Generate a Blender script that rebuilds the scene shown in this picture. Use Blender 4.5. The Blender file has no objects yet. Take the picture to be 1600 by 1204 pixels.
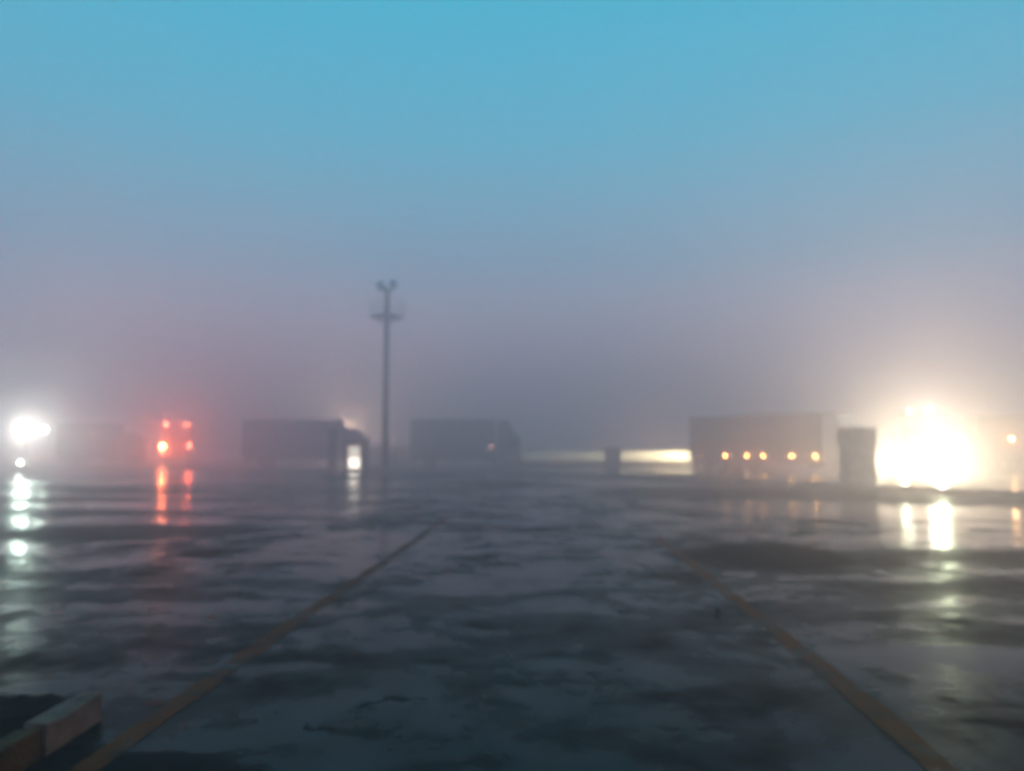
import bpy, bmesh, math, random
from mathutils import Vector, Matrix

random.seed(7)
sc = bpy.context.scene
col = sc.collection
R = math.radians

# ------------------------------------------------------------------ camera
CAM_H = 1.5
cam_d = bpy.data.cameras.new('camera')
cam = bpy.data.objects.new('camera', cam_d)
col.objects.link(cam)
cam.location = (0, 0, CAM_H)
cam.rotation_euler = (R(90 + 4.86), 0, 0)
cam_d.sensor_width = 36
cam_d.lens = 27.0
cam_d.clip_start = 0.05
cam_d.clip_end = 6000
cam_d.dof.use_dof = True                 # the phone missed its focus: the whole place is a little soft
cam_d.dof.focus_distance = 1.5
cam_d.dof.aperture_fstop = 2.0
sc.camera = cam

# ------------------------------------------------------------------ sky
world = bpy.data.worlds.new('World')
sc.world = world
world.use_nodes = True
wn = world.node_tree
wn.nodes.clear()
w_out = wn.nodes.new('ShaderNodeOutputWorld')
w_bg = wn.nodes.new('ShaderNodeBackground')
w_sky = wn.nodes.new('ShaderNodeTexSky')
w_sky.sky_type = 'NISHITA'
w_sky.sun_disc = False
w_sky.sun_elevation = R(1.0)
w_sky.sun_rotation = R(180)
w_sky.ozone_density = 3.0
w_sky.dust_density = 0.6
w_tint = wn.nodes.new('ShaderNodeMix')
w_tint.data_type = 'RGBA'
w_tint.blend_type = 'MULTIPLY'
w_tint.inputs[0].default_value = 1.0
w_tint.inputs[7].default_value = (0.50, 1.35, 1.0, 1)
wn.links.new(w_sky.outputs[0], w_tint.inputs[6])
# dusk away from the sunset: mauve belt over the horizon, cyan above
w_tc = wn.nodes.new('ShaderNodeTexCoord')
w_sep = wn.nodes.new('ShaderNodeSeparateXYZ')
wn.links.new(w_tc.outputs['Generated'], w_sep.inputs[0])
w_ramp = wn.nodes.new('ShaderNodeValToRGB')
cr = w_ramp.color_ramp
cr.elements[0].position = 0.0
cr.elements[0].color = (1.6, 0.85, 0.95, 1)
cr.elements[1].position = 1.0
cr.elements[1].color = (0.03, 0.30, 0.44, 1)
for ps, cc in ((0.10, (0.76, 0.46, 0.56)), (0.24, (0.19, 0.335, 0.445)), (0.38, (0.055, 0.36, 0.495)), (0.55, (0.016, 0.345, 0.485))):
    e = cr.elements.new(ps)
    e.color = (*cc, 1)
wn.links.new(w_sep.outputs[2], w_ramp.inputs[0])
w_sc = wn.nodes.new('ShaderNodeVectorMath')
w_sc.operation = 'SCALE'
w_sc.inputs['Scale'].default_value = 3.9
wn.links.new(w_ramp.outputs[0], w_sc.inputs[0])
w_mix = wn.nodes.new('ShaderNodeMix')
w_mix.data_type = 'RGBA'
w_mix.inputs[0].default_value = 0.85
wn.links.new(w_tint.outputs[2], w_mix.inputs[6])
wn.links.new(w_sc.outputs[0], w_mix.inputs[7])
wn.links.new(w_mix.outputs[2], w_bg.inputs[0])
w_bg.inputs[1].default_value = 0.12
wn.links.new(w_bg.outputs[0], w_out.inputs[0])

# ------------------------------------------------------------------ exposure and renderer
sc.view_settings.view_transform = 'Standard'
sc.view_settings.look = 'None'
sc.view_settings.exposure = 1.99
sc.view_settings.gamma = 1
sc.view_settings.use_curve_mapping = False
sc.render.engine = 'CYCLES'
sc.cycles.use_denoising = True
sc.cycles.max_bounces = 8
sc.cycles.volume_bounces = 4
sc.cycles.transparent_max_bounces = 8
sc.cycles.sample_clamp_indirect = 20
sc.cycles.use_light_tree = True

# lamp brightness (watts), all tuned here
W_HEAD = 1700
W_SIDE_HEAD = 900
W_WORK = 720
W_FOG = 40
W_TAIL = 320
W_MARK = 12


# ------------------------------------------------------------------ materials
def mat(name, color=(0.5, 0.5, 0.5), rough=0.5, metal=0.0, spec=0.5, vary=0.0, scale=3.0, bump=0.0, bscale=40.0, dirt=None):
    m = bpy.data.materials.new(name)
    m.use_nodes = True
    nt = m.node_tree
    b = nt.nodes['Principled BSDF']
    b.inputs['Roughness'].default_value = rough
    b.inputs['Metallic'].default_value = metal
    b.inputs['Specular IOR Level'].default_value = spec
    tc = nt.nodes.new('ShaderNodeTexCoord')
    nz = nt.nodes.new('ShaderNodeTexNoise')
    nz.inputs['Scale'].default_value = scale
    nz.inputs['Detail'].default_value = 5
    nt.links.new(tc.outputs['Object'], nz.inputs['Vector'])
    rp = nt.nodes.new('ShaderNodeValToRGB')
    d = dirt if dirt else tuple(c * (1 - vary) for c in color)
    rp.color_ramp.elements[0].position = 0.35
    rp.color_ramp.elements[0].color = (*d, 1)
    rp.color_ramp.elements[1].position = 0.62
    rp.color_ramp.elements[1].color = (*color, 1)
    nt.links.new(nz.outputs[0], rp.inputs[0])
    nt.links.new(rp.outputs[0], b.inputs['Base Color'])
    if bump > 0:
        n2 = nt.nodes.new('ShaderNodeTexNoise')
        n2.inputs['Scale'].default_value = bscale
        n2.inputs['Detail'].default_value = 4
        nt.links.new(tc.outputs['Object'], n2.inputs['Vector'])
        bp = nt.nodes.new('ShaderNodeBump')
        bp.inputs['Strength'].default_value = bump
        bp.inputs['Distance'].default_value = 0.02
        nt.links.new(n2.outputs[0], bp.inputs['Height'])
        nt.links.new(bp.outputs[0], b.inputs['Normal'])
    return m


def glow(name, color, strength):
    m = bpy.data.materials.new(name)
    m.use_nodes = True
    nt = m.node_tree
    b = nt.nodes['Principled BSDF']
    b.inputs['Base Color'].default_value = (*color, 1)
    b.inputs['Emission Color'].default_value = (*color, 1)
    b.inputs['Emission Strength'].default_value = strength
    m.cycles.emission_sampling = 'NONE'
    return m


M = {
    'tarp_blue': mat('tarp_blue', (0.16, 0.13, 0.22), 0.5, vary=0.3, scale=1.2),
    'tarp_grey': mat('tarp_grey', (0.20, 0.17, 0.19), 0.5, vary=0.3, scale=1.2),
    'tarp_brown': mat('tarp_brown', (0.13, 0.10, 0.085), 0.5, vary=0.35, scale=1.2),
    'tarp_red': mat('tarp_red', (0.06, 0.022, 0.02), 0.6, vary=0.3, scale=1.2),
    'rail': mat('painted_steel', (0.16, 0.16, 0.17), 0.45, 0.4, vary=0.3, scale=6),
    'frame': mat('chassis_steel', (0.03, 0.03, 0.032), 0.55, 0.3, vary=0.4, scale=6),
    'rubber': mat('tyre_rubber', (0.022, 0.022, 0.022), 0.8, vary=0.3, scale=9, bump=0.3),
    'rim': mat('wheel_steel', (0.30, 0.30, 0.31), 0.4, 0.7, vary=0.35, scale=12),
    'cab_white': mat('cab_paint_white', (0.42, 0.42, 0.43), 0.3, vary=0.3, scale=2.5),
    'cab_blue': mat('cab_paint_blue', (0.07, 0.09, 0.20), 0.3, vary=0.3, scale=2.5),
    'cab_red': mat('cab_paint_red', (0.28, 0.05, 0.04), 0.3, vary=0.3, scale=2.5),
    'cab_grey': mat('cab_paint_grey', (0.16, 0.16, 0.17), 0.3, vary=0.3, scale=2.5),
    'glass': mat('dark_glass', (0.015, 0.018, 0.022), 0.08, 0.0, 0.6),
    'plastic': mat('black_plastic', (0.03, 0.03, 0.03), 0.6, vary=0.3, scale=8),
    'concrete': mat('old_concrete', (0.30, 0.28, 0.26), 0.75, vary=0.45, scale=2.2, bump=0.5, bscale=25),
    'kerb_stone': mat('wet_kerb_concrete', (0.20, 0.175, 0.155), 0.5, vary=0.55, scale=3.5, bump=0.6, bscale=30),
    'kerb_ochre': mat('worn_ochre_kerb_paint', (0.16, 0.036, 0.010), 0.8, spec=0.15, vary=0.6, scale=5, bump=0.6, bscale=35),
    'kerb_pale': mat('pale_worn_kerb_paint', (0.36, 0.105, 0.07), 0.7, spec=0.2, vary=0.5, scale=5, bump=0.6, bscale=35),
    'soil': mat('wet_soil', (0.03, 0.011, 0.008), 0.95, spec=0.05, vary=0.5, scale=9, bump=1.0, bscale=18),
    'white_wall': mat('white_rendered_wall', (0.72, 0.70, 0.66), 0.75, vary=0.2, scale=1.5, bump=0.3),
    'mast': mat('galvanised_steel', (0.045, 0.038, 0.042), 0.6, 0.2, vary=0.35, scale=3),
    'pale': mat('pale_enamel', (0.55, 0.45, 0.42), 0.5, vary=0.2, scale=4),
    'cabinet': mat('dark_enamel', (0.06, 0.06, 0.075), 0.45, vary=0.3, scale=4),
    'stone': mat('dark_stone', (0.02, 0.02, 0.022), 0.6, vary=0.4, scale=20, bump=0.5),
    'lens_off': mat('unlit_lens', (0.25, 0.25, 0.26), 0.15, 0.2),
    'lens_red_off': mat('unlit_red_lens', (0.22, 0.02, 0.015), 0.2),
    'white_lamp': glow('white_lamp', (1.0, 0.96, 0.84), 14),
    'cold_lamp': glow('cold_lamp', (0.93, 1.0, 0.86), 7),
    'amber_lamp': glow('amber_lamp', (1.0, 0.45, 0.13), 14),
    'amber_dim': glow('amber_lamp_dim', (1.0, 0.55, 0.40), 1.4),
    'red_lamp': glow('red_lamp', (1.0, 0.30, 0.15), 16),
    'red_hot': glow('red_brake_lamp', (1.0, 0.45, 0.12), 22),
    'panel_bright': glow('lit_panel_bright', (1.0, 0.90, 0.72), 1.2),
    'panel_soft': glow('lit_panel_soft', (1.0, 0.86, 0.68), 0.42),
}


# ------------------------------------------------------------------ mesh helpers
def box(bm, x0, x1, y0, y1, z0, z1, bev=0.0):
    r = bmesh.ops.create_cube(bm, size=1.0)
    vs = r['verts']
    for v in vs:
        v.co = Vector(((x0 + x1) / 2 + v.co.x * (x1 - x0), (y0 + y1) / 2 + v.co.y * (y1 - y0), (z0 + z1) / 2 + v.co.z * (z1 - z0)))
    if bev > 0:
        es = list({e for v in vs for e in v.link_edges})
        bmesh.ops.bevel(bm, geom=es, offset=bev, segments=2, profile=0.7, affect='EDGES')


def prism(bm, prof, x0, x1, bev=0.0):
    """profile in (y, z) pushed out along x"""
    a = [bm.verts.new((x0, y, z)) for y, z in prof]
    b = [bm.verts.new((x1, y, z)) for y, z in prof]
    n = len(prof)
    fs = [bm.faces.new(a[::-1]), bm.faces.new(b)]
    for i in range(n):
        fs.append(bm.faces.new((a[i], a[(i + 1) % n], b[(i + 1) % n], b[i])))
    bmesh.ops.recalc_face_normals(bm, faces=fs)
    if bev > 0:
        es = list({e for f in fs[:2] for e in f.edges})
        bmesh.ops.bevel(bm, geom=es, offset=bev, segments=2, profile=0.7, affect='EDGES')


def tube(bm, p, q, r0, r1=None, seg=14):
    p, q = Vector(p), Vector(q)
    r1 = r0 if r1 is None else r1
    d = q - p
    m = Matrix.Translation((p + q) / 2) @ d.to_track_quat('Z', 'Y').to_matrix().to_4x4()
    bmesh.ops.create_cone(bm, cap_ends=True, segments=seg, radius1=r0, radius2=r1, depth=d.length, matrix=m)


def lathe_x(bm, prof, seg=28):
    """profile of (x, radius) turned round the x axis"""
    rings = []
    for x, r in prof:
        rings.append([bm.verts.new((x, r * math.cos(2 * math.pi * k / seg), r * math.sin(2 * math.pi * k / seg))) for k in range(seg)])
    for a, b in zip(rings, rings[1:]):
        for k in range(seg):
            bm.faces.new((a[k], a[(k + 1) % seg], b[(k + 1) % seg], b[k]))
    bm.faces.new(rings[0])
    bm.faces.new(rings[-1][::-1])
    bmesh.ops.recalc_face_normals(bm, faces=bm.faces[:])


def link(name, bm, m, parent=None, loc=None, smooth=False):
    me = bpy.data.meshes.new(name)
    bm.to_mesh(me)
    bm.free()
    me.materials.append(M[m] if isinstance(m, str) else m)
    if smooth:
        for p in me.polygons:
            p.use_smooth = True
    o = bpy.data.objects.new(name, me)
    col.objects.link(o)
    o.parent = parent
    if loc:
        o.location = loc
    return o


def share(name, src, parent, loc, rz=0.0):
    o = bpy.data.objects.new(name, src.data)
    col.objects.link(o)
    o.parent = parent
    o.location = loc
    o.rotation_euler = (0, 0, rz)
    return o


def boxed(name, m, parent, *a, bev=0.0):
    bm = bmesh.new()
    box(bm, *a, bev=bev)
    return link(name, bm, m, parent)


def tag(o, label, cat=None, group=None):
    o['label'] = label
    if cat:
        o['category'] = cat
    if group:
        o['group'] = group
    return o


def thing(name, label, cat, loc, rz=0.0, group=None):
    o = bpy.data.objects.new(name, None)
    col.objects.link(o)
    o.location = loc
    o.rotation_euler = (0, 0, rz)
    return tag(o, label, cat, group)


def lamp_light(parent, loc, color, watts, radius=0.08, spot=None, aim=(0, 1, 0)):
    d = bpy.data.lights.new('lamp_light', 'SPOT' if spot else 'POINT')
    d.energy = watts
    d.color = color
    d.shadow_soft_size = radius
    if spot:
        d.spot_size = R(spot)
        d.spot_blend = 1.0
    o = bpy.data.objects.new('lamp_light', d)
    col.objects.link(o)
    o.parent = parent
    o.location = loc
    o.rotation_euler = Vector(aim).to_track_quat('-Z', 'Y').to_euler()
    return o


WHITE = (0.88, 1.0, 0.62)
COLD = (0.74, 1.0, 0.84)
AMBER = (1.0, 0.45, 0.14)
RED = (1.0, 0.10, 0.04)


def lens(name, parent, loc, m, r=0.11, axis='y', flat=0.5):
    """a domed lens; axis gives the way it faces"""
    bm = bmesh.new()
    bmesh.ops.create_uvsphere(bm, u_segments=16, v_segments=10, radius=r)
    s = {'y': (1, flat, 1), 'x': (flat, 1, 1), 'z': (1, 1, flat)}[axis]
    bmesh.ops.scale(bm, vec=s, verts=bm.verts)
    return link(name, bm, m, parent, loc, smooth=True)


# ------------------------------------------------------------------ node shorthand for the ground
class NT:
    def __init__(self, nt):
        self.nt = nt

    def put(self, sock, v):
        if isinstance(v, (int, float)):
            sock.default_value = v
        elif isinstance(v, tuple):
            sock.default_value = v
        else:
            self.nt.links.new(v, sock)

    def math(self, op, a, b=0.0, c=0.0, clamp=False):
        n = self.nt.nodes.new('ShaderNodeMath')
        n.operation = op
        n.use_clamp = clamp
        self.put(n.inputs[0], a)
        self.put(n.inputs[1], b)
        self.put(n.inputs[2], c)
        return n.outputs[0]

    def noise(self, vec, scale, detail=4, dist=0.0, rough=0.5):
        n = self.nt.nodes.new('ShaderNodeTexNoise')
        self.nt.links.new(vec, n.inputs['Vector'])
        n.inputs['Scale'].default_value = scale
        n.inputs['Detail'].default_value = detail
        n.inputs['Distortion'].default_value = dist
        n.inputs['Roughness'].default_value = rough
        return n

    def step(self, v, lo, hi):
        n = self.nt.nodes.new('ShaderNodeMapRange')
        n.interpolation_type = 'SMOOTHSTEP'
        self.put(n.inputs[0], v)
        n.inputs[1].default_value = lo
        n.inputs[2].default_value = hi
        return n.outputs[0]

    def mixf(self, f, a, b):
        n = self.nt.nodes.new('ShaderNodeMix')
        self.put(n.inputs[0], f)
        self.put(n.inputs[2], a)
        self.put(n.inputs[3], b)
        return n.outputs[0]

    def mixc(self, f, a, b):
        n = self.nt.nodes.new('ShaderNodeMix')
        n.data_type = 'RGBA'
        self.put(n.inputs[0], f)
        self.put(n.inputs[6], a)
        self.put(n.inputs[7], b)
        return n.outputs[2]


def wet_surface(name, paint=None):
    """wet worn asphalt: films of standing water between damp, rougher patches and tyre tracks, with kerb shade and gaps in lamp reflections painted in; optionally worn paint on top"""
    m = bpy.data.materials.new(name)
    m.use_nodes = True
    nt = m.node_tree
    b = nt.nodes['Principled BSDF']
    t = NT(nt)
    geo = nt.nodes.new('ShaderNodeNewGeometry')
    pos = geo.outputs['Position']
    warp = t.noise(pos, 0.9, 6, 0.0, 0.6)
    sub = nt.nodes.new('ShaderNodeVectorMath')
    sub.operation = 'SUBTRACT'
    nt.links.new(warp.outputs['Color'], sub.inputs[0])
    sub.inputs[1].default_value = (0.5, 0.5, 0.5)
    scl = nt.nodes.new('ShaderNodeVectorMath')
    scl.operation = 'SCALE'
    nt.links.new(sub.outputs[0], scl.inputs[0])
    scl.inputs['Scale'].default_value = 1.3
    add = nt.nodes.new('ShaderNodeVectorMath')
    add.operation = 'ADD'
    nt.links.new(pos, add.inputs[0])
    nt.links.new(scl.outputs[0], add.inputs[1])
    w2 = t.noise(pos, 5.5, 5, 0.0, 0.65)
    sub2 = nt.nodes.new('ShaderNodeVectorMath')
    sub2.operation = 'MULTIPLY_ADD'
    nt.links.new(w2.outputs['Color'], sub2.inputs[0])
    sub2.inputs[1].default_value = (0.55, 0.55, 0.0)
    sub2.inputs[2].default_value = (-0.275, -0.275, 0.0)
    add2 = nt.nodes.new('ShaderNodeVectorMath')
    add2.operation = 'ADD'
    nt.links.new(add.outputs[0], add2.inputs[0])
    nt.links.new(sub2.outputs[0], add2.inputs[1])
    sep = nt.nodes.new('ShaderNodeSeparateXYZ')
    nt.links.new(add2.outputs[0], sep.inputs[0])
    X, Y = sep.outputs[0], sep.outputs[1]

    def ellipse(cx, cy, rx, ry, soft=0.35):
        a = t.math('POWER', t.math('DIVIDE', t.math('SUBTRACT', X, cx), rx), 2.0)
        c = t.math('POWER', t.math('DIVIDE', t.math('SUBTRACT', Y, cy), ry), 2.0)
        return t.step(t.math('ADD', a, c), 1.0 + soft, 1.0 - soft)

    def ring(cx, cy, rad, w):
        a = t.math('POWER', t.math('SUBTRACT', X, cx), 2.0)
        c = t.math('POWER', t.math('SUBTRACT', Y, cy), 2.0)
        d = t.math('ABSOLUTE', t.math('SUBTRACT', t.math('SQRT', t.math('ADD', a, c)), rad))
        return t.math('MULTIPLY', t.step(d, w * 1.4, w * 0.2), 0.85)

    big = t.noise(pos, 0.16, 4, 0.8).outputs[0]
    mid = t.noise(pos, 0.8, 6, 0.25, 0.62).outputs[0]
    fine = t.noise(pos, 5.0, 4, 0.3, 0.6).outputs[0]
    s = t.math('ADD', t.math('MULTIPLY', big, 0.34), t.math('ADD', t.math('MULTIPLY', mid, 0.36), t.math('ADD', t.math('MULTIPLY', fine, 0.12), t.math('MULTIPLY', t.noise(pos, 2.1, 4, 0.5, 0.6).outputs[0], 0.18))))
    streak = nt.nodes.new('ShaderNodeMapping')
    streak.inputs['Scale'].default_value = (0.45, 1.0, 1.0)
    streak.inputs['Rotation'].default_value = (0, 0, 0.35)
    nt.links.new(pos, streak.inputs['Vector'])
    fl = t.noise(streak.outputs[0], 2.6, 5, 0.4, 0.65).outputs[0]
    s = t.math('ADD', t.math('MULTIPLY', s, 0.85), t.math('MULTIPLY', fl, 0.15))
    wet = t.step(s, 0.41, 0.555)
    dark = None
    shapes = [(ellipse(3.5, 11.0, 1.35, 1.5), 0.95), (ellipse(-7.2, 14.5, 2.6, 1.6), 0.9), (ellipse(0.35, 6.9, 0.55, 0.35), 0.55),
              (ring(0.15, 7.2, 1.0, 0.16), 0.7), (ring(0.9, 5.1, 1.2, 0.2), 0.55), (ring(4.5, -2.0, 9.3, 0.28), 0.7),
              (ring(4.8, -2.4, 11.4, 0.3), 0.7), (ring(8.0, -6.0, 14.6, 0.35), 0.7), (ring(-6.5, 0.0, 9.6, 0.4), 0.6),
              (ring(-9.0, 2.0, 16.0, 0.45), 0.6), (ellipse(-4.2, 8.2, 1.6, 0.5), 0.7), (ellipse(1.3, 4.4, 0.22, 0.7), 0.5), (ellipse(-2.0, 3.6, 0.9, 0.55), 0.95),  # last patch: damp ground with the kerb block's shade painted in
              (ellipse(-0.72, 4.75, 0.26, 0.05), 0.9), (ellipse(-1.0, 4.42, 0.12, 0.03), 0.9), (ellipse(-1.0, 5.7, 0.1, 0.12), 0.9), (ellipse(1.05, 6.1, 0.2, 0.06), 0.8)]
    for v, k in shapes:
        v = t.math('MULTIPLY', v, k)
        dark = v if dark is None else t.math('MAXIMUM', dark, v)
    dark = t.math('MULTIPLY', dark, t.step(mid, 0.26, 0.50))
    dark = t.math('MAXIMUM', dark, ellipse(3.75, 11.2, 1.15, 1.5))
    for e in ((-19.5, 31.5, 6.5, 2.0), (-15.5, 24.0, 6.0, 1.3), (-12.2, 19.0, 5.0, 1.2), (-13.5, 28.5, 3.5, 1.2), (14.0, 25.0, 4.5, 2.8), (10.0, 28.0, 6.5, 4.5),
              (6.8, 11.2, 2.0, 0.9), (5.2, 8.6, 1.8, 0.6), (4.4, 6.4, 1.6, 0.35)):  # dull bands added to break up and dim the lamp reflections
        dark = t.math('MAXIMUM', dark, t.math('MULTIPLY', t.math('MULTIPLY', ellipse(*e, soft=0.8), 0.92), t.step(t.math('ADD', t.math('MULTIPLY', fl, 0.6), t.math('MULTIPLY', mid, 0.4)), 0.36, 0.52)))
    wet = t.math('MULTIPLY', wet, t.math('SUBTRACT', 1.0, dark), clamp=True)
    grit = t.noise(pos, 55.0, 3, 0.0, 0.6).outputs[0]
    colr = t.mixc(grit, (0.011, 0.007, 0.006, 1), (0.032, 0.022, 0.019, 1))
    colr = t.mixc(wet, colr, (0.013, 0.008, 0.0075, 1))
    rough = t.mixf(wet, 0.45, t.mixf(fl, 0.06, 0.17))
    spec = t.mixf(wet, 0.0, 0.12)
    if paint:
        wear = t.step(t.math('ADD', t.math('MULTIPLY', t.noise(pos, 1.7, 3).outputs[0], 0.5), t.math('MULTIPLY', fine, 0.5)), 0.36, 0.57)
        colr = t.mixc(wear, colr, paint)
        rough = t.mixf(wear, rough, 0.55)
        spec = t.mixf(wear, spec, 0.02)
    t.put(b.inputs['Base Color'], colr)
    t.put(b.inputs['Roughness'], rough)
    t.put(b.inputs['Specular IOR Level'], spec)
    b.inputs['IOR'].default_value = 1.33
    ripple = t.noise(pos, 2.2, 3, 0.4).outputs[0]
    b1 = nt.nodes.new('ShaderNodeBump')
    b1.inputs['Distance'].default_value = 0.012
    b1.inputs['Strength'].default_value = 0.3
    nt.links.new(ripple, b1.inputs['Height'])
    b2 = nt.nodes.new('ShaderNodeBump')
    b2.inputs['Distance'].default_value = 0.004
    t.put(b2.inputs['Strength'], t.mixf(wet, 0.4, 0.03))
    nt.links.new(grit, b2.inputs['Height'])
    nt.links.new(b1.outputs[0], b2.inputs['Normal'])
    nt.links.new(b2.outputs[0], b.inputs['Normal'])
    return m


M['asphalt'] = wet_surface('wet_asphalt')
M['line_paint'] = wet_surface('worn_ochre_line_paint', (0.25, 0.040, 0.014, 1))

# ------------------------------------------------------------------ ground
bm = bmesh.new()
bmesh.ops.create_grid(bm, x_segments=8, y_segments=8, size=1500)
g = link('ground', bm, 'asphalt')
g['kind'] = 'structure'
g['label'] = 'wide wet asphalt lorry park with puddles and tyre tracks'


def strip(name, pts, w, label):
    """a painted line on the ground along pts, its edges a little ragged"""
    bm = bmesh.new()
    prev = None
    P = [Vector((x, y, 0)) for x, y in pts]
    dense = []
    for a, b_ in zip(P, P[1:]):
        n = max(1, int((b_ - a).length / 0.35))
        dense += [a.lerp(b_, k / n) for k in range(n)]
    dense.append(P[-1])
    for i, p in enumerate(dense):
        d = dense[min(i + 1, len(dense) - 1)] - dense[max(i - 1, 0)]
        nrm = Vector((-d.y, d.x, 0)).normalized()
        wl, wr = w / 2 * random.uniform(0.75, 1.1), w / 2 * random.uniform(0.75, 1.1)
        cur = [bm.verts.new(p + nrm * wl + Vector((0, 0, 0.004))), bm.verts.new(p - nrm * wr + Vector((0, 0, 0.004)))]
        if prev:
            bm.faces.new((prev[1], cur[1], cur[0], prev[0]))
        prev = cur
    o = link(name, bm, 'line_paint')
    o['kind'] = 'structure'
    o['label'] = label
    return o


strip('bay_line', [(-2.06, 2.6), (-2.01, 4.1), (-1.98, 5.0), (-1.94, 6.3), (-1.86, 8.0), (-1.66, 12.3), (-1.48, 17.8)], 0.17,
      'worn ochre bay line running from the kerb corner')
strip('bay_line', [(1.94, 2.6), (2.01, 3.6), (2.11, 4.7), (2.21, 6.4), (2.29, 8.3), (2.41, 10.5), (2.53, 13.6)], 0.17,
      'worn ochre bay line on the right of the bay')
strip('bay_line_end', [(-2.2, 4.72), (-2.07, 4.73)], 0.06, 'short faint stub of line beside the kerb corner')

# ------------------------------------------------------------------ far kerb across the yard
KP = [(-52, 75), (-38, 70), (-24, 63.8), (-10.5, 58.5), (-3, 52.0), (6, 43.8), (11, 37.3), (14.7, 31), (17.0, 25.4), (18.3, 20.5)]


def along(pts, step):
    P = [Vector((x, y, 0)) for x, y in pts]
    out, carry = [], 0.0
    # Catmull-Rom, sampled finely, then walked at equal steps
    fine = []
    for i in range(len(P) - 1):
        p0, p1, p2, p3 = P[max(i - 1, 0)], P[i], P[i + 1], P[min(i + 2, len(P) - 1)]
        for k in range(60):
            u = k / 60
            fine.append(0.5 * ((2 * p1) + (p2 - p0) * u + (2 * p0 - 5 * p1 + 4 * p2 - p3) * u * u + (3 * p1 - p0 - 3 * p2 + p3) * u ** 3))
    last = fine[0]
    out.append(last)
    for p in fine:
        if (p - last).length >= step:
            out.append(p)
            last = p
    return out


kerb = thing('kerb', 'long low concrete kerb curving across the far side of the yard', 'kerb', (0, 0, 0))
kpts = along(KP, 1.0)
bm = bmesh.new()
box(bm, -0.495, 0.495, -0.20, 0.20, -0.06, 0.16, bev=0.03)
k0 = link('kerb_stone', bm, 'kerb_stone', kerb)
for i in range(len(kpts) - 1):
    a, b_ = kpts[i], kpts[i + 1]
    c = (a + b_) / 2
    rz = math.atan2(b_.y - a.y, b_.x - a.x)
    pos = (c.x, c.y, random.uniform(-0.012, 0.012))
    if i == 0:
        k0.location = pos
        k0.rotation_euler = (0, 0, rz)
    else:
        share('kerb_stone', k0, kerb, pos, rz + random.uniform(-0.012, 0.012))

# ------------------------------------------------------------------ near kerb corner, left foreground


def roughen(bm):
    """worn concrete: uneven faces and a few chipped corners"""
    bmesh.ops.subdivide_edges(bm, edges=bm.edges[:], cuts=3, use_grid_fill=True)
    from mathutils import noise
    for v in bm.verts:
        n = noise.noise_vector(v.co * 14)
        v.co += n * 0.006
        if noise.noise(v.co * 9 + Vector((5, 2, 1))) > 0.35 and v.co.z > 0.1:
            v.co.z -= 0.012


isl = thing('traffic_island', 'low raised island with kerb blocks and dark wet soil in the left foreground', 'traffic island', (-2.3, 4.45, 0))
bm = bmesh.new()
box(bm, -0.12, 0.0, -0.52, 0.0, -0.05, 0.155, bev=0.012)
roughen(bm)
tag(link('kerb_block', bm, 'kerb_pale', isl), 'pale end block of the island kerb')
bm = bmesh.new()
box(bm, -0.125, -0.006, -1.60, -0.55, -0.05, 0.152, bev=0.012)
roughen(bm)
tag(link('kerb_block', bm, 'kerb_ochre', isl), 'darker ochre block of the island kerb')
bm = bmesh.new()
bmesh.ops.create_grid(bm, x_segments=60, y_segments=24, size=1)
for v in bm.verts:
    x, y = v.co.x, v.co.y
    v.co = Vector((-2.46 + x * 2.33, -0.80 + y * 0.79, 0.132 + random.uniform(-0.012, 0.014)))
ext = bmesh.ops.extrude_face_region(bm, geom=bm.faces[:])
for e in ext['geom']:
    if isinstance(e, bmesh.types.BMVert):
        e.co.z = -0.05
bmesh.ops.recalc_face_normals(bm, faces=bm.faces[:])
link('soil_bed', bm, 'soil', isl)

# small dark stone on the tarmac
bm = bmesh.new()
bmesh.ops.create_icosphere(bm, subdivisions=2, radius=0.036)
for v in bm.verts:
    v.co *= random.uniform(0.8, 1.2)
    v.co.z *= 1.2
tag(link('stone', bm, 'stone', None, (1.9, 7.25, 0.035)), 'small dark stone lying on the wet asphalt beside the right bay line', 'stone')


# ------------------------------------------------------------------ lorries
def wheel(parent, x, y, r=0.5, w=0.30, proto={}):
    if 't' not in proto:
        bm = bmesh.new()
        lathe_x(bm, [(-w / 2, r * 0.62), (-w / 2, r * 0.88), (-w / 2 + 0.04, r * 0.98), (-0.03, r), (0.03, r), (w / 2 - 0.04, r * 0.98), (w / 2, r * 0.88), (w / 2, r * 0.62)])
        proto['t'] = link('wheel', bm, 'rubber', parent, (x, y, r))
        bm = bmesh.new()
        lathe_x(bm, [(-w / 2 - 0.004, r * 0.60), (-w / 2 + 0.05, r * 0.52), (-w / 2 + 0.06, r * 0.25), (-w / 2 - 0.04, r * 0.2),
                     (w / 2 + 0.04, r * 0.2), (w / 2 - 0.06, r * 0.25), (w / 2 - 0.05, r * 0.52), (w / 2 + 0.004, r * 0.60)])
        for k in range(8):
            a = k * math.pi / 4
            for s in (-1, 1):
                tube(bm, (s * (w / 2 - 0.06), 0.37 * r * math.cos(a), 0.37 * r * math.sin(a)), (s * (w / 2 - 0.03), 0.37 * r * math.cos(a), 0.37 * r * math.sin(a)), 0.022, seg=6)
        proto['r'] = link('rim', bm, 'rim', proto['t'])
        return proto['t']
    t_ = share('wheel', proto['t'], parent, (x, y, r))
    share('rim', proto['r'], t_, (0, 0, 0))
    return t_


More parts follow.
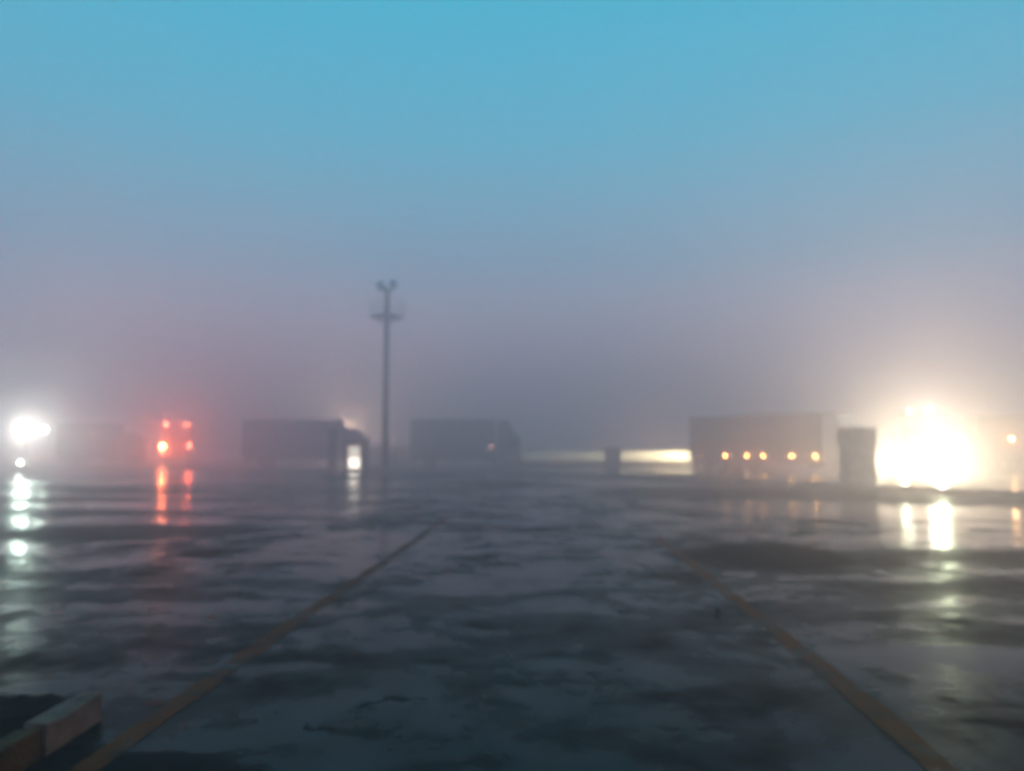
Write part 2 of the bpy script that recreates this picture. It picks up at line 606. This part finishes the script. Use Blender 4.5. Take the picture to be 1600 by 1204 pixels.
def cargo_box(p, L, H, m, panels=6, rear=True):
    """body from y = 0 (rear) to y = L, floor at 1.1 m"""
    z0 = 1.12
    boxed('cargo_body', m, p, -1.22, 1.22, 0.04, L - 0.04, z0, H - 0.03, bev=0.02)
    boxed('roof', 'rail', p, -1.25, 1.25, 0.0, L, H - 0.10, H, bev=0.03)
    boxed('floor_rail', 'rail', p, -1.25, 1.25, 0.0, L, z0 - 0.14, z0 + 0.06, bev=0.015)
    pw = (L - 0.2) / panels
    bm = bmesh.new()
    box(bm, -0.012, 0.012, -pw / 2 + 0.02, pw / 2 - 0.02, z0 + 0.08, H - 0.12, bev=0.01)
    first = None
    for s in (-1, 1):
        for k in range(panels):
            loc = (s * 1.235, 0.1 + (k + 0.5) * pw, 0)
            if first is None:
                first = link('side_panel', bm, m, p, loc)
            else:
                share('side_panel', first, p, loc)
    for s in (-1, 1):
        d = boxed('rear_door', m, p, min(0.01 * s, 1.2 * s), max(0.01 * s, 1.2 * s), -0.03, 0.03, z0 + 0.07, H - 0.12, bev=0.008)
        bm = bmesh.new()
        for x in (0.25, 0.85):
            tube(bm, (s * x, -0.05, z0 + 0.1), (s * x, -0.05, H - 0.15), 0.02, seg=8)
            box(bm, s * x - 0.11, s * x + 0.11, -0.075, -0.045, z0 + 0.75, z0 + 0.80)
        link('locking_bar', bm, 'rail', d)
    boxed('front_wall', 'rail', p, -1.2, 1.2, L - 0.03, L + 0.02, z0, H - 0.12, bev=0.01)
    bm = bmesh.new()
    for s in (-1, 1):
        box(bm, s * 0.42 - 0.06, s * 0.42 + 0.06, 0.1, L + 0.2, 0.74, z0 - 0.15)
    for k in range(5):
        y = 0.4 + k * (L - 0.8) / 4
        box(bm, -0.36, 0.36, y - 0.05, y + 0.05, 0.80, z0 - 0.16)
    link('chassis', bm, 'frame', p)
    boxed('rear_bumper', 'frame', p, -1.15, 1.15, 0.02, 0.14, 0.45, 0.62, bev=0.01)
    for s in (-1, 1):
        bm = bmesh.new()
        for z in (0.52, 0.82):
            box(bm, s * 1.18 - 0.02, s * 1.18 + 0.02, L * 0.40, L * 0.72, z - 0.06, z + 0.06)
        for y in (L * 0.42, L * 0.56, L * 0.70):
            box(bm, s * 1.15 - 0.02, s * 1.15 + 0.01, y - 0.03, y + 0.03, 0.44, 0.97)
        link('side_guard', bm, 'rail', p)
        bm = bmesh.new()
        box(bm, s * 1.06 - 0.17, s * 1.06 + 0.17, 0.35, 0.37, 0.30, 0.95)
        link('mud_flap', bm, 'plastic', p)


def tail_lamps(p, m='lens_red_off', z=0.80):
    return [lens('tail_lamp', p, (s * 1.0, -0.04, z), m, 0.10) for s in (-1, 1)]


def cab(p, y0, H, m, lamps=('lens_off', 'lens_off'), lamp_z=0.82):
    """cab from y0 forward, 2.2 m long; returns the y of its front face"""
    a = []
    for k in range(9):                         # wheel arch
        an = math.pi * k / 8
        a.append((y0 + 1.30 + 0.60 * math.cos(an), 0.56 + 0.58 * math.sin(an)))
    prof = [(y0 + 2.20, 0.50)] + [(y0 + 2.24, 1.55), (y0 + 2.20, 1.72), (y0 + 1.98, 2.72), (y0 + 1.75, 2.98), (y0 + 1.1, H), (y0 + 0.05, H),
                                 (y0, 0.75), (y0 + 0.62, 0.70)] + [(yy, zz) for yy, zz in a[::-1] if yy > y0 + 0.66]
    bm = bmesh.new()
    prism(bm, prof, -1.2, 1.2, bev=0.06)
    link('cab_shell', bm, m, p)
    # windscreen follows the slope of the shell
    bm = bmesh.new()
    prism(bm, [(y0 + 2.186, 1.84), (y0 + 2.216, 1.84), (y0 + 2.030, 2.66), (y0 + 2.000, 2.66)], -1.08, 1.08)
    w = link('windscreen', bm, 'glass', p)
    for s in (-0.5, 0.5):
        bm = bmesh.new()
        tube(bm, (s - 0.35, y0 + 2.235, 1.86), (s + 0.25, y0 + 2.155, 2.22), 0.012, seg=6)
        link('wiper', bm, 'plastic', w)
    bm = bmesh.new()
    prism(bm, [(y0 + 1.74, 2.92), (y0 + 2.32, 2.70), (y0 + 2.34, 2.74), (y0 + 1.76, 2.99)], -1.1, 1.1)
    link('sun_visor', bm, 'plastic', p)
    for s in (-1, 1):
        x0, x1 = (1.195, 1.225) if s > 0 else (-1.225, -1.195)
        bm = bmesh.new()
        prism(bm, [(y0 + 0.95, 1.30), (y0 + 1.92, 1.30), (y0 + 2.06, 1.74), (y0 + 1.86, 2.70), (y0 + 0.95, 2.70)], x0, x1, bev=0.01)
        d = link('door', bm, m, p)
        bm = bmesh.new()
        xx = (x0 + 0.012, x1 + 0.006) if s > 0 else (x0 - 0.006, x1 - 0.012)
        prism(bm, [(y0 + 1.05, 1.82), (y0 + 1.98, 1.82), (y0 + 1.80, 2.60), (y0 + 1.05, 2.60)], *xx)
        link('window', bm, 'glass', d)
        bm = bmesh.new()
        box(bm, s * 1.235 - 0.015, s * 1.235 + 0.015, y0 + 1.02, y0 + 1.2, 1.52, 1.57, bev=0.005)
        link('handle', bm, 'plastic', d)
        bm = bmesh.new()
        tube(bm, (s * 1.19, y0 + 2.0, 2.62), (s * 1.42, y0 + 2.12, 2.60), 0.02, seg=8)
        tube(bm, (s * 1.19, y0 + 2.1, 1.95), (s * 1.42, y0 + 2.12, 1.97), 0.02, seg=8)
        box(bm, s * 1.42 - 0.10, s * 1.42 + 0.10, y0 + 2.06, y0 + 2.18, 1.90, 2.62, bev=0.03)
        link('mirror', bm, 'plastic', p)
        boxed('step', 'plastic', p, s * 1.08 - 0.1, s * 1.08 + 0.1, y0 + 1.99, y0 + 2.16, 0.28, 0.46, bev=0.02)
    bm = bmesh.new()
    for k in range(5):
        box(bm, -0.78, 0.78, y0 + 2.225, y0 + 2.262, 0.98 + k * 0.13, 1.06 + k * 0.13, bev=0.008)
    link('grille', bm, 'plastic', p)
    boxed('bumper', 'plastic', p, -1.22, 1.22, y0 + 1.98, y0 + 2.32, 0.36, 0.66, bev=0.04)
    for s, lm in zip((-1, 1), lamps):
        boxed('lamp_housing', 'plastic', p, s * 0.97 - 0.2, s * 0.97 + 0.2, y0 + 2.20, y0 + 2.26, lamp_z - 0.13, lamp_z + 0.13, bev=0.02)
        lens('headlamp', p, (s * 0.97, y0 + 2.27, lamp_z), lm, 0.12)
    boxed('number_plate', 'pale', p, -0.26, 0.26, y0 + 2.321, y0 + 2.331, 0.45, 0.56)
    bm = bmesh.new()
    tube(bm, (1.05, y0 - 0.9, 0.72), (1.05, y0 - 0.05, 0.72), 0.28, seg=20)
    link('fuel_tank', bm, 'rail', p)
    for x in (-1.02, 1.02):
        wheel(p, x, y0 + 1.30)
    return y0 + 2.32


def lorry(label, loc, d, L, H, m, cab_m=None, cab_h=3.4, axles=(1.6, 2.9), gap=0.2, **kw):
    rz = math.atan2(-d[0], d[1])
    p = thing('lorry', label, 'lorry', (loc[0], loc[1], 0), rz, 'lorries in the fog')
    cargo_box(p, L, H, m)
    for y in axles:
        for x in (-1.02, 1.02):
            wheel(p, x, y)
    front = None
    if cab_m:
        front = cab(p, L + gap, cab_h, cab_m, **kw)
        boxed('coupling_frame', 'frame', p, -0.45, 0.45, L - 1.2, L + gap + 0.1, 0.62, 0.76)
    else:
        for s in (-1, 1):
            bm = bmesh.new()
            box(bm, s * 0.8 - 0.06, s * 0.8 + 0.06, L - 3.0, L - 2.88, 0.06, 0.98)
            box(bm, s * 0.8 - 0.15, s * 0.8 + 0.15, L - 3.09, L - 2.79, 0.0, 0.06)
            link('landing_leg', bm, 'frame', p)
    return p, front


def marker(p, x, y, z, m='amber_lamp', w=W_MARK, color=AMBER, r=0.07):
    s = 1 if x > 0 else -1
    lens('side_marker', p, (x, y, z), m, r, 'x', 0.5)
    if w:
        lamp_light(p, (x + s * 0.08, y, z), color, w, 0.05)


# long lorry to the right of the middle, amber markers along its side
f = Vector((0.594, -0.804))
rt = Vector((f.y, -f.x))
pa = Vector((13.95, 60.4)) - rt * 1.25
pA, fr = lorry('long dark lorry with a row of amber side lights, nose behind the pillar', pa, f, 11.0, 4.1, 'tarp_brown', 'cab_white', 3.9,
               axles=(1.6, 2.9, 4.2), lamps=('white_lamp', 'white_lamp'))
tail_lamps(pA)
for y in (3.4, 5.3, 6.7, 9.0, 10.8):
    marker(pA, 1.29, y, 1.16)
marker(pA, 1.29, 1.1, 1.2, 'amber_dim', 1.0, RED, 0.06)
for s in (-1, 1):
    lamp_light(pA, (s * 0.97, fr + 0.1, 0.82), WHITE, W_SIDE_HEAD * (1.0 if s < 0 else 0.7), 0.1, 170, (0, 1, -0.04))
for x in (-0.8, 0.8):
    lens('roof_marker', pA, (x, 11.0 + 0.2 + 0.9, 3.9), 'amber_dim', 0.05, 'z', 0.7)

# lorry facing the camera with blazing headlamps
f = Vector((-0.42, -0.9)).normalized()
pB, fr = lorry('lorry facing the camera with blazing white headlamps and two small roof lamps', Vector((24.2, 45.5)) - f * 8.9, f, 6.2, 3.5, 'tarp_grey', 'cab_white', 3.55,
               axles=(1.7,), lamps=('white_lamp', 'white_lamp'), lamp_z=0.95)
tail_lamps(pB)
for s in (-1, 1):
    lamp_light(pB, (s * 0.97, fr + 0.12, 0.95), WHITE, W_HEAD * (1.0 if s < 0 else 0.09), 0.11, 165, (0, 1, -0.03))
bm = bmesh.new()
box(bm, -1.0, 1.0, 7.85, 7.95, 3.72, 3.80, bev=0.01)
for x in (-0.9, 0.9):
    box(bm, x - 0.03, x + 0.03, 7.86, 7.94, 3.4, 3.73)
link('lamp_rack', bm, 'frame', pB)
for x, k, r in ((0.55, 0.12, 0.05), (-0.55, 1.0, 0.13)):
    lens('roof_lamp', pB, (x, 7.98, 3.90), 'white_lamp', r)
    lamp_light(pB, (x, 8.1, 3.90), (1.0, 0.97, 0.8), 110 * k, 0.08, 160, (0, 1, 0))

# parked trailer at the right edge
f = Vector((0.97, -0.24)).normalized()
pC, fr = lorry('parked trailer in the haze at the right edge with one amber lamp', (33.6, 56.2), f, 12.0, 4.0, 'tarp_brown', None, axles=(1.6, 2.9, 4.2))
tail_lamps(pC)
marker(pC, 1.30, 2.1, 2.35, 'amber_lamp', 45, (1.0, 0.52, 0.2), 0.13)
boxed('lamp_bracket', 'frame', pC, 1.248, 1.27, 2.0, 2.2, 2.2, 2.5)

# rigid lorry left of the mast
pD, fr = lorry('box lorry seen side on between the red lamps and the mast', (-25.0, 72.5), (1, 0.0), 8.95, 4.4, 'tarp_blue', 'cab_blue', 3.62, axles=(1.9,), gap=0.15)
tail_lamps(pD)

# rigid lorry right of the mast
pE, fr = lorry('box lorry in the fog just right of the tall mast', (-9.3, 72.0), (1, -0.02), 7.7, 4.4, 'tarp_grey', 'cab_grey', 4.35, axles=(1.7,), gap=0.2)
tail_lamps(pE)
marker(pE, 1.30, 7.4, 1.9, 'amber_dim', 0.8, (1.0, 0.55, 0.4), 0.1)

# lorry seen from behind with red lamps
f = Vector((-0.36, 0.93)).normalized()
pF, fr = lorry('lorry seen from behind with glowing red tail lamps', (-32.7, 75), f, 8.0, 4.3, 'tarp_red', 'cab_red', 3.5, axles=(1.7,))
for x, z, m, w, r, c in ((-1.2, 1.98, 'red_hot', 1.0, 0.24, (1.0, 0.20, 0.06)), (1.2, 1.98, 'red_lamp', 0.28, 0.10, RED),
                         (-0.92, 4.05, 'red_lamp', 0.30, 0.10, RED), (0.92, 4.05, 'red_lamp', 0.25, 0.09, RED), (-1.2, 1.42, 'red_lamp', 0.22, 0.10, RED)):
    boxed('lamp_housing', 'frame', pF, x - 0.16, x + 0.16, -0.07, -0.035, z - 0.14, z + 0.14)
    lens('tail_lamp', pF, (x, -0.10, z), m, r)
    lamp_light(pF, (x, -0.6, z), c, W_TAIL * w, 0.09)

# faint lorry behind it
pG, fr = lorry('faint box lorry almost lost in the fog left of the red lamps', (-46.2, 79), (1, 0.1), 5.6, 4.3, 'tarp_grey', 'cab_grey', 3.4, axles=(1.5,), gap=0.1)
tail_lamps(pG)
marker(pG, 1.30, 3.6, 3.4, 'amber_dim', 5, (1.0, 0.95, 0.85), 0.08)

# two bright heads and a small low lamp at the left edge; tripod added to keep their halo round
wx, wy = -30.9, 49.0
fw = -Vector((wx, wy)).normalized()
p = thing('added_lamp_stand', 'white lamps at the left edge, two bright heads above one small low lamp, on an added tripod', 'work light', (wx, wy, 0), math.atan2(-fw.x, fw.y))
bm = bmesh.new()
tube(bm, (0, 0, 0.5), (0, 0, 2.62), 0.035, 0.03, 10)
tube(bm, (0, 0, 1.5), (0, 0, 1.62), 0.05, 0.05, 10)
link('pole', bm, 'frame', p)
for k in range(3):
    an = R(90 + 120 * k)
    bm = bmesh.new()
    tube(bm, (0.03 * math.cos(an), 0.03 * math.sin(an), 1.45), (0.85 * math.cos(an), 0.85 * math.sin(an), 0.02), 0.022, seg=8)
    tube(bm, (0.03 * math.cos(an), 0.03 * math.sin(an), 0.62), (0.47 * math.cos(an), 0.47 * math.sin(an), 0.69), 0.014, seg=8)
    link('leg', bm, 'frame', p)
bm = bmesh.new()
tube(bm, (-0.75, 0, 2.62), (0.75, 0, 2.62), 0.03, seg=10)
link('crossbar', bm, 'frame', p)
for x, k, r in ((0.12, 1.0, 0.36), (-0.92, 0.07, 0.2)):
    bm = bmesh.new()
    tube(bm, (x, -0.16, 2.85), (x, 0.03, 2.85), r * 0.55, r * 1.04, 24)
    hd = link('lamp_head', bm, 'plastic', p)
    lens('lens', hd, (x, 0.05, 2.85), 'cold_lamp', r, 'y', 0.35)
    lamp_light(p, (x, r * 0.36 + 0.06, 2.85), COLD, W_WORK * k, 0.2)
bm = bmesh.new()
tube(bm, (0.28, 0.16, 0.78), (0.28, 0.28, 0.78), 0.09, 0.13, 16)
tube(bm, (0.28, 0.2, 0.78), (0, 0.0, 0.9), 0.02, seg=6)
hd = link('lamp_head', bm, 'plastic', p)
lens('lens', hd, (0.28, 0.30, 0.78), 'cold_lamp', 0.12, 'y', 0.4)
lamp_light(p, (0.28, 0.42, 0.78), COLD, W_FOG, 0.1)

# ------------------------------------------------------------------ car behind the long lorry, its headlamps raking the white wall
pc = thing('car', 'dark car with lit headlamps behind the long lorry, facing along the white wall', 'car', (22.4, 74.4, 0), math.atan2(1, 0.012))
bm = bmesh.new()
prism(bm, [(-2.1, 0.34), (-2.15, 0.62), (-2.05, 0.95), (-1.35, 1.02), (-0.75, 1.42), (0.45, 1.44), (1.15, 0.98), (1.95, 0.84), (2.12, 0.62), (2.12, 0.34),
           (1.72, 0.30), (1.60, 0.56), (1.35, 0.66), (1.10, 0.56), (0.98, 0.28), (-0.98, 0.28), (-1.10, 0.56), (-1.35, 0.66), (-1.60, 0.56), (-1.72, 0.30)], -0.86, 0.86, bev=0.06)
link('body', bm, 'cab_grey', pc)
for s in (-1, 1):
    bm = bmesh.new()
    prism(bm, [(-1.12, 1.05), (0.92, 1.05), (0.40, 1.36), (-0.70, 1.36)], s * 0.863 - 0.004, s * 0.863 + 0.004)
    link('window', bm, 'glass', pc)
    lens('headlamp', pc, (s * 0.6, 2.13, 0.66), 'white_lamp', 0.09)
    lamp_light(pc, (s * 0.6, 2.3, 0.66), (0.95, 0.84, 0.48), 4500, 0.07, 80, (0.42, 1, 0.06))
    lens('tail_lamp', pc, (s * 0.62, -2.13, 0.78), 'lens_red_off', 0.08)
    for y in (-1.35, 1.35):
        bm = bmesh.new()
        lathe_x(bm, [(-0.1, 0.19), (-0.1, 0.27), (-0.07, 0.305), (0.07, 0.305), (0.1, 0.27), (0.1, 0.19)], 20)
        wl = link('wheel', bm, 'rubber', pc, (s * 0.76, y, 0.305))
        bm = bmesh.new()
        lathe_x(bm, [(-0.105, 0.18), (-0.07, 0.05), (0.07, 0.05), (0.105, 0.18)], 20)
        link('rim', bm, 'rim', wl)
bm = bmesh.new()
prism(bm, [(0.52, 1.425), (0.53, 1.44), (1.16, 1.0), (1.15, 0.985)], -0.74, 0.74)
link('windscreen', bm, 'glass', pc)

# ------------------------------------------------------------------ walls, pillars, cabinets
wl = thing('boundary_wall', 'long low white wall catching headlamp light behind the long lorry', 'wall', (0, 78.0, 0))
for k in range(8):
    x0 = -2.0 + k * 3.02
    boxed('wall_panel', 'white_wall', wl, x0, x0 + 3.0, -0.1, 0.1, 0.52, 1.45, bev=0.015)
    boxed('plinth', 'frame', wl, x0, x0 + 3.01, -0.16, 0.16, 0.0, 0.52, bev=0.02)
boxed('coping', 'concrete', wl, -2.05, 22.2, -0.14, 0.14, 1.452, 1.54, bev=0.015)

wl2 = thing('boundary_wall', 'low dark wall in the fog between the two box lorries', 'wall', (-16.5, 84, 0))
for k in range(4):
    boxed('wall_panel', 'concrete', wl2, k * 1.52, k * 1.52 + 1.5, -0.1, 0.1, 0, 1.9, bev=0.015)
boxed('coping', 'concrete', wl2, -0.05, 6.1, -0.14, 0.14, 1.902, 2.0, bev=0.015)


def pillar(label, x, y, w, d_, h, m='concrete'):
    p = thing('pillar', label, 'pillar', (x, y, 0), 0.0, 'square pillars')
    boxed('base', m, p, -w * 0.49, w * 0.49, -d_ * 0.49, d_ * 0.49, -0.02, 0.55, bev=0.03)
    boxed('shaft', m, p, -w * 0.468, w * 0.468, -d_ * 0.468, d_ * 0.468, 0.55, h - 0.75, bev=0.03)
    boxed('head', m, p, -w * 0.5, w * 0.5, -d_ * 0.5, d_ * 0.5, h - 0.75, h, bev=0.03)
    return p


pillar('stout square concrete pillar standing in front of the headlamp glare', 15.15, 33.8, 1.28, 1.0, 2.52)
pillar('slim dark pillar left of the lit kiosk', -12.3, 53.0, 0.62, 0.6, 3.05, 'cabinet')

p = thing('cabinet', 'squat dark cabinet standing before the lit white wall', 'cabinet', (9.2, 70.5, 0))
boxed('plinth', 'concrete', p, -0.78, 0.78, -0.36, 0.36, 0, 0.14, bev=0.01)
boxed('housing', 'cabinet', p, -0.72, 0.72, -0.3, 0.3, 0.14, 1.75, bev=0.02)
for s in (-1, 1):
    d = boxed('door', 'cabinet', p, min(0.01 * s, 0.68 * s), max(0.01 * s, 0.68 * s), -0.32, -0.301, 0.2, 1.68, bev=0.005)
    boxed('handle', 'rail', d, s * 0.08 - 0.02, s * 0.08 + 0.02, -0.345, -0.32, 0.85, 1.05)
boxed('lid', 'cabinet', p, -0.77, 0.77, -0.36, 0.35, 1.75, 1.81, bev=0.015)

p = thing('kiosk', 'small dark kiosk with a brightly lit white panel left of the mast', 'kiosk', (-11.65, 57.4, 0))
boxed('housing', 'cabinet', p, -0.85, 0.85, -0.45, 0.5, 0.0, 2.15, bev=0.02)
boxed('roof', 'cabinet', p, -0.95, 0.95, -0.7, 0.55, 2.15, 2.32, bev=0.02)
boxed('screen', 'panel_bright', p, -0.42, 0.42, -0.47, -0.452, 0.22, 0.98)
boxed('screen', 'panel_soft', p, -0.42, 0.42, -0.47, -0.452, 1.0, 1.85)
boxed('frame', 'plastic', p, -0.50, -0.425, -0.49, -0.452, 0.16, 1.92)
boxed('frame', 'plastic', p, 0.425, 0.50, -0.49, -0.452, 0.16, 1.92)
lamp_light(p, (0, -0.75, 0.6), (1.0, 0.9, 0.72), 2.5, 0.2)

p = thing('cabinet', 'narrow pale cabinet at the foot of the mast', 'cabinet', (-9.45, 61.9, 0))
p.scale = (0.84, 0.84, 0.84)
boxed('plinth', 'concrete', p, -0.30, 0.30, -0.28, 0.28, 0, 0.12)
boxed('housing', 'pale', p, -0.26, 0.26, -0.24, 0.24, 0.12, 1.72, bev=0.02)
boxed('door', 'pale', p, -0.22, 0.22, -0.26, -0.241, 0.2, 1.62, bev=0.004)
boxed('lid', 'pale', p, -0.29, 0.29, -0.28, 0.26, 1.72, 1.78, bev=0.01)

# short lamp post hidden behind the blue lorry: its glow stands in the fog above the cab
p = thing('lamp_post', 'short lamp post behind the cab of the box lorry, its glow in the fog', 'lamp post', (-19.7, 93, 0))
bm = bmesh.new()
tube(bm, (0, 0, 0), (0, 0, 3.7), 0.07, 0.05)
link('post', bm, 'mast', p)
boxed('lamp_head', 'mast', p, -0.2, 0.2, -0.25, 0.2, 3.7, 3.82, bev=0.02)
lens('lamp', p, (0, -0.05, 3.66), 'white_lamp', 0.1, 'z')
lamp_light(p, (0, -0.3, 3.75), (1.0, 0.90, 0.55), 900, 0.1)

# ------------------------------------------------------------------ floodlight mast
p = thing('floodlight_mast', 'tall slim floodlight mast with a railed platform and unlit lamps on top', 'floodlight mast', (-10.15, 61.6, 0))
p.scale = (0.83, 0.83, 0.83)
boxed('footing', 'concrete', p, -0.6, 0.6, -0.6, 0.6, 0, 0.3, bev=0.03)
bm = bmesh.new()
tube(bm, (0, 0, 0.3), (0, 0, 17.6), 0.36, 0.24, 16)
tube(bm, (0, 0, 0.3), (0, 0, 0.36), 0.48, 0.48, 16)
link('pole', bm, 'mast', p)
bm = bmesh.new()
for s in (-0.16, 0.16):
    tube(bm, (s, -0.42, 0.6), (s, -0.34, 15.6), 0.02, seg=6)
for k in range(49):
    z = 0.8 + k * 0.3
    tube(bm, (-0.16, -0.42 + 0.08 * z / 15.6, z), (0.16, -0.42 + 0.08 * z / 15.6, z), 0.012, seg=5)
link('ladder', bm, 'mast', p)
bm = bmesh.new()
tube(bm, (0, 0, 14.78), (0, 0, 14.84), 1.7, 1.7, 28)
for k in range(8):
    a = k * math.pi / 4
    tube(bm, (0.25 * math.cos(a), 0.25 * math.sin(a), 14.1), (1.3 * math.cos(a), 1.3 * math.sin(a), 14.74), 0.04, seg=6)
link('platform', bm, 'mast', p)
bm = bmesh.new()
for k in range(16):
    a = k * math.pi / 8
    tube(bm, (1.66 * math.cos(a), 1.66 * math.sin(a), 14.84), (1.66 * math.cos(a), 1.66 * math.sin(a), 16.35), 0.022, seg=6)
    b_ = a + math.pi / 8
    for z in (15.5, 16.35):
        tube(bm, (1.66 * math.cos(a), 1.66 * math.sin(a), z), (1.66 * math.cos(b_), 1.66 * math.sin(b_), z), 0.022, seg=6)
link('railing', bm, 'mast', p)
bm = bmesh.new()
tube(bm, (-0.85, 0, 17.4), (0.85, 0, 17.4), 0.06, seg=8)
tube(bm, (0, -0.7, 17.4), (0, 0.7, 17.4), 0.06, seg=8)
link('crossarm', bm, 'mast', p)
for x, y, z, rz, tilt in ((-0.66, -0.25, 17.75, 0.5, -0.45), (0.62, -0.25, 17.95, -0.5, -0.45), (-0.72, 0.55, 18.05, 2.4, -0.45), (0.50, 0.55, 18.2, -2.4, -0.45)):
    bm = bmesh.new()
    prism(bm, [(-0.22, -0.42), (-0.22, 0.42), (0.16, 0.26), (0.26, 0.0), (0.16, -0.26)], -0.36, 0.36, bev=0.03)
    fl = link('floodlight', bm, 'mast', p, (x, y, z))
    fl.rotation_euler = (tilt, 0, rz)
    bm = bmesh.new()
    box(bm, -0.32, 0.32, -0.228, -0.222, -0.37, 0.37)
    link('front_glass', bm, 'lens_off', fl)
    bm = bmesh.new()
    tube(bm, (x * 0.75, y * 0.5, 17.4), (x, y, z - 0.2), 0.05, seg=6)
    link('bracket', bm, 'mast', p)

# ------------------------------------------------------------------ fog
bm = bmesh.new()
box(bm, -1600, 1600, -1600, 1600, -1.0, 20.0)
hz = bpy.data.meshes.new('haze')
bm.to_mesh(hz)
bm.free()
hm = bpy.data.materials.new('fog')
hm.use_nodes = True
hn = hm.node_tree
hn.nodes.clear()
ho = hn.nodes.new('ShaderNodeOutputMaterial')
hv = hn.nodes.new('ShaderNodeVolumePrincipled')
hv.inputs['Color'].default_value = (1.0, 0.745, 0.785, 1)
hv.inputs['Density'].default_value = 0.023
hv.inputs['Anisotropy'].default_value = 0.75
hn.links.new(hv.outputs[0], ho.inputs['Volume'])
hz.materials.append(hm)
h = bpy.data.objects.new('haze', hz)
col.objects.link(h)
h['kind'] = 'stuff'
h['label'] = 'dense dusk fog filling the yard'
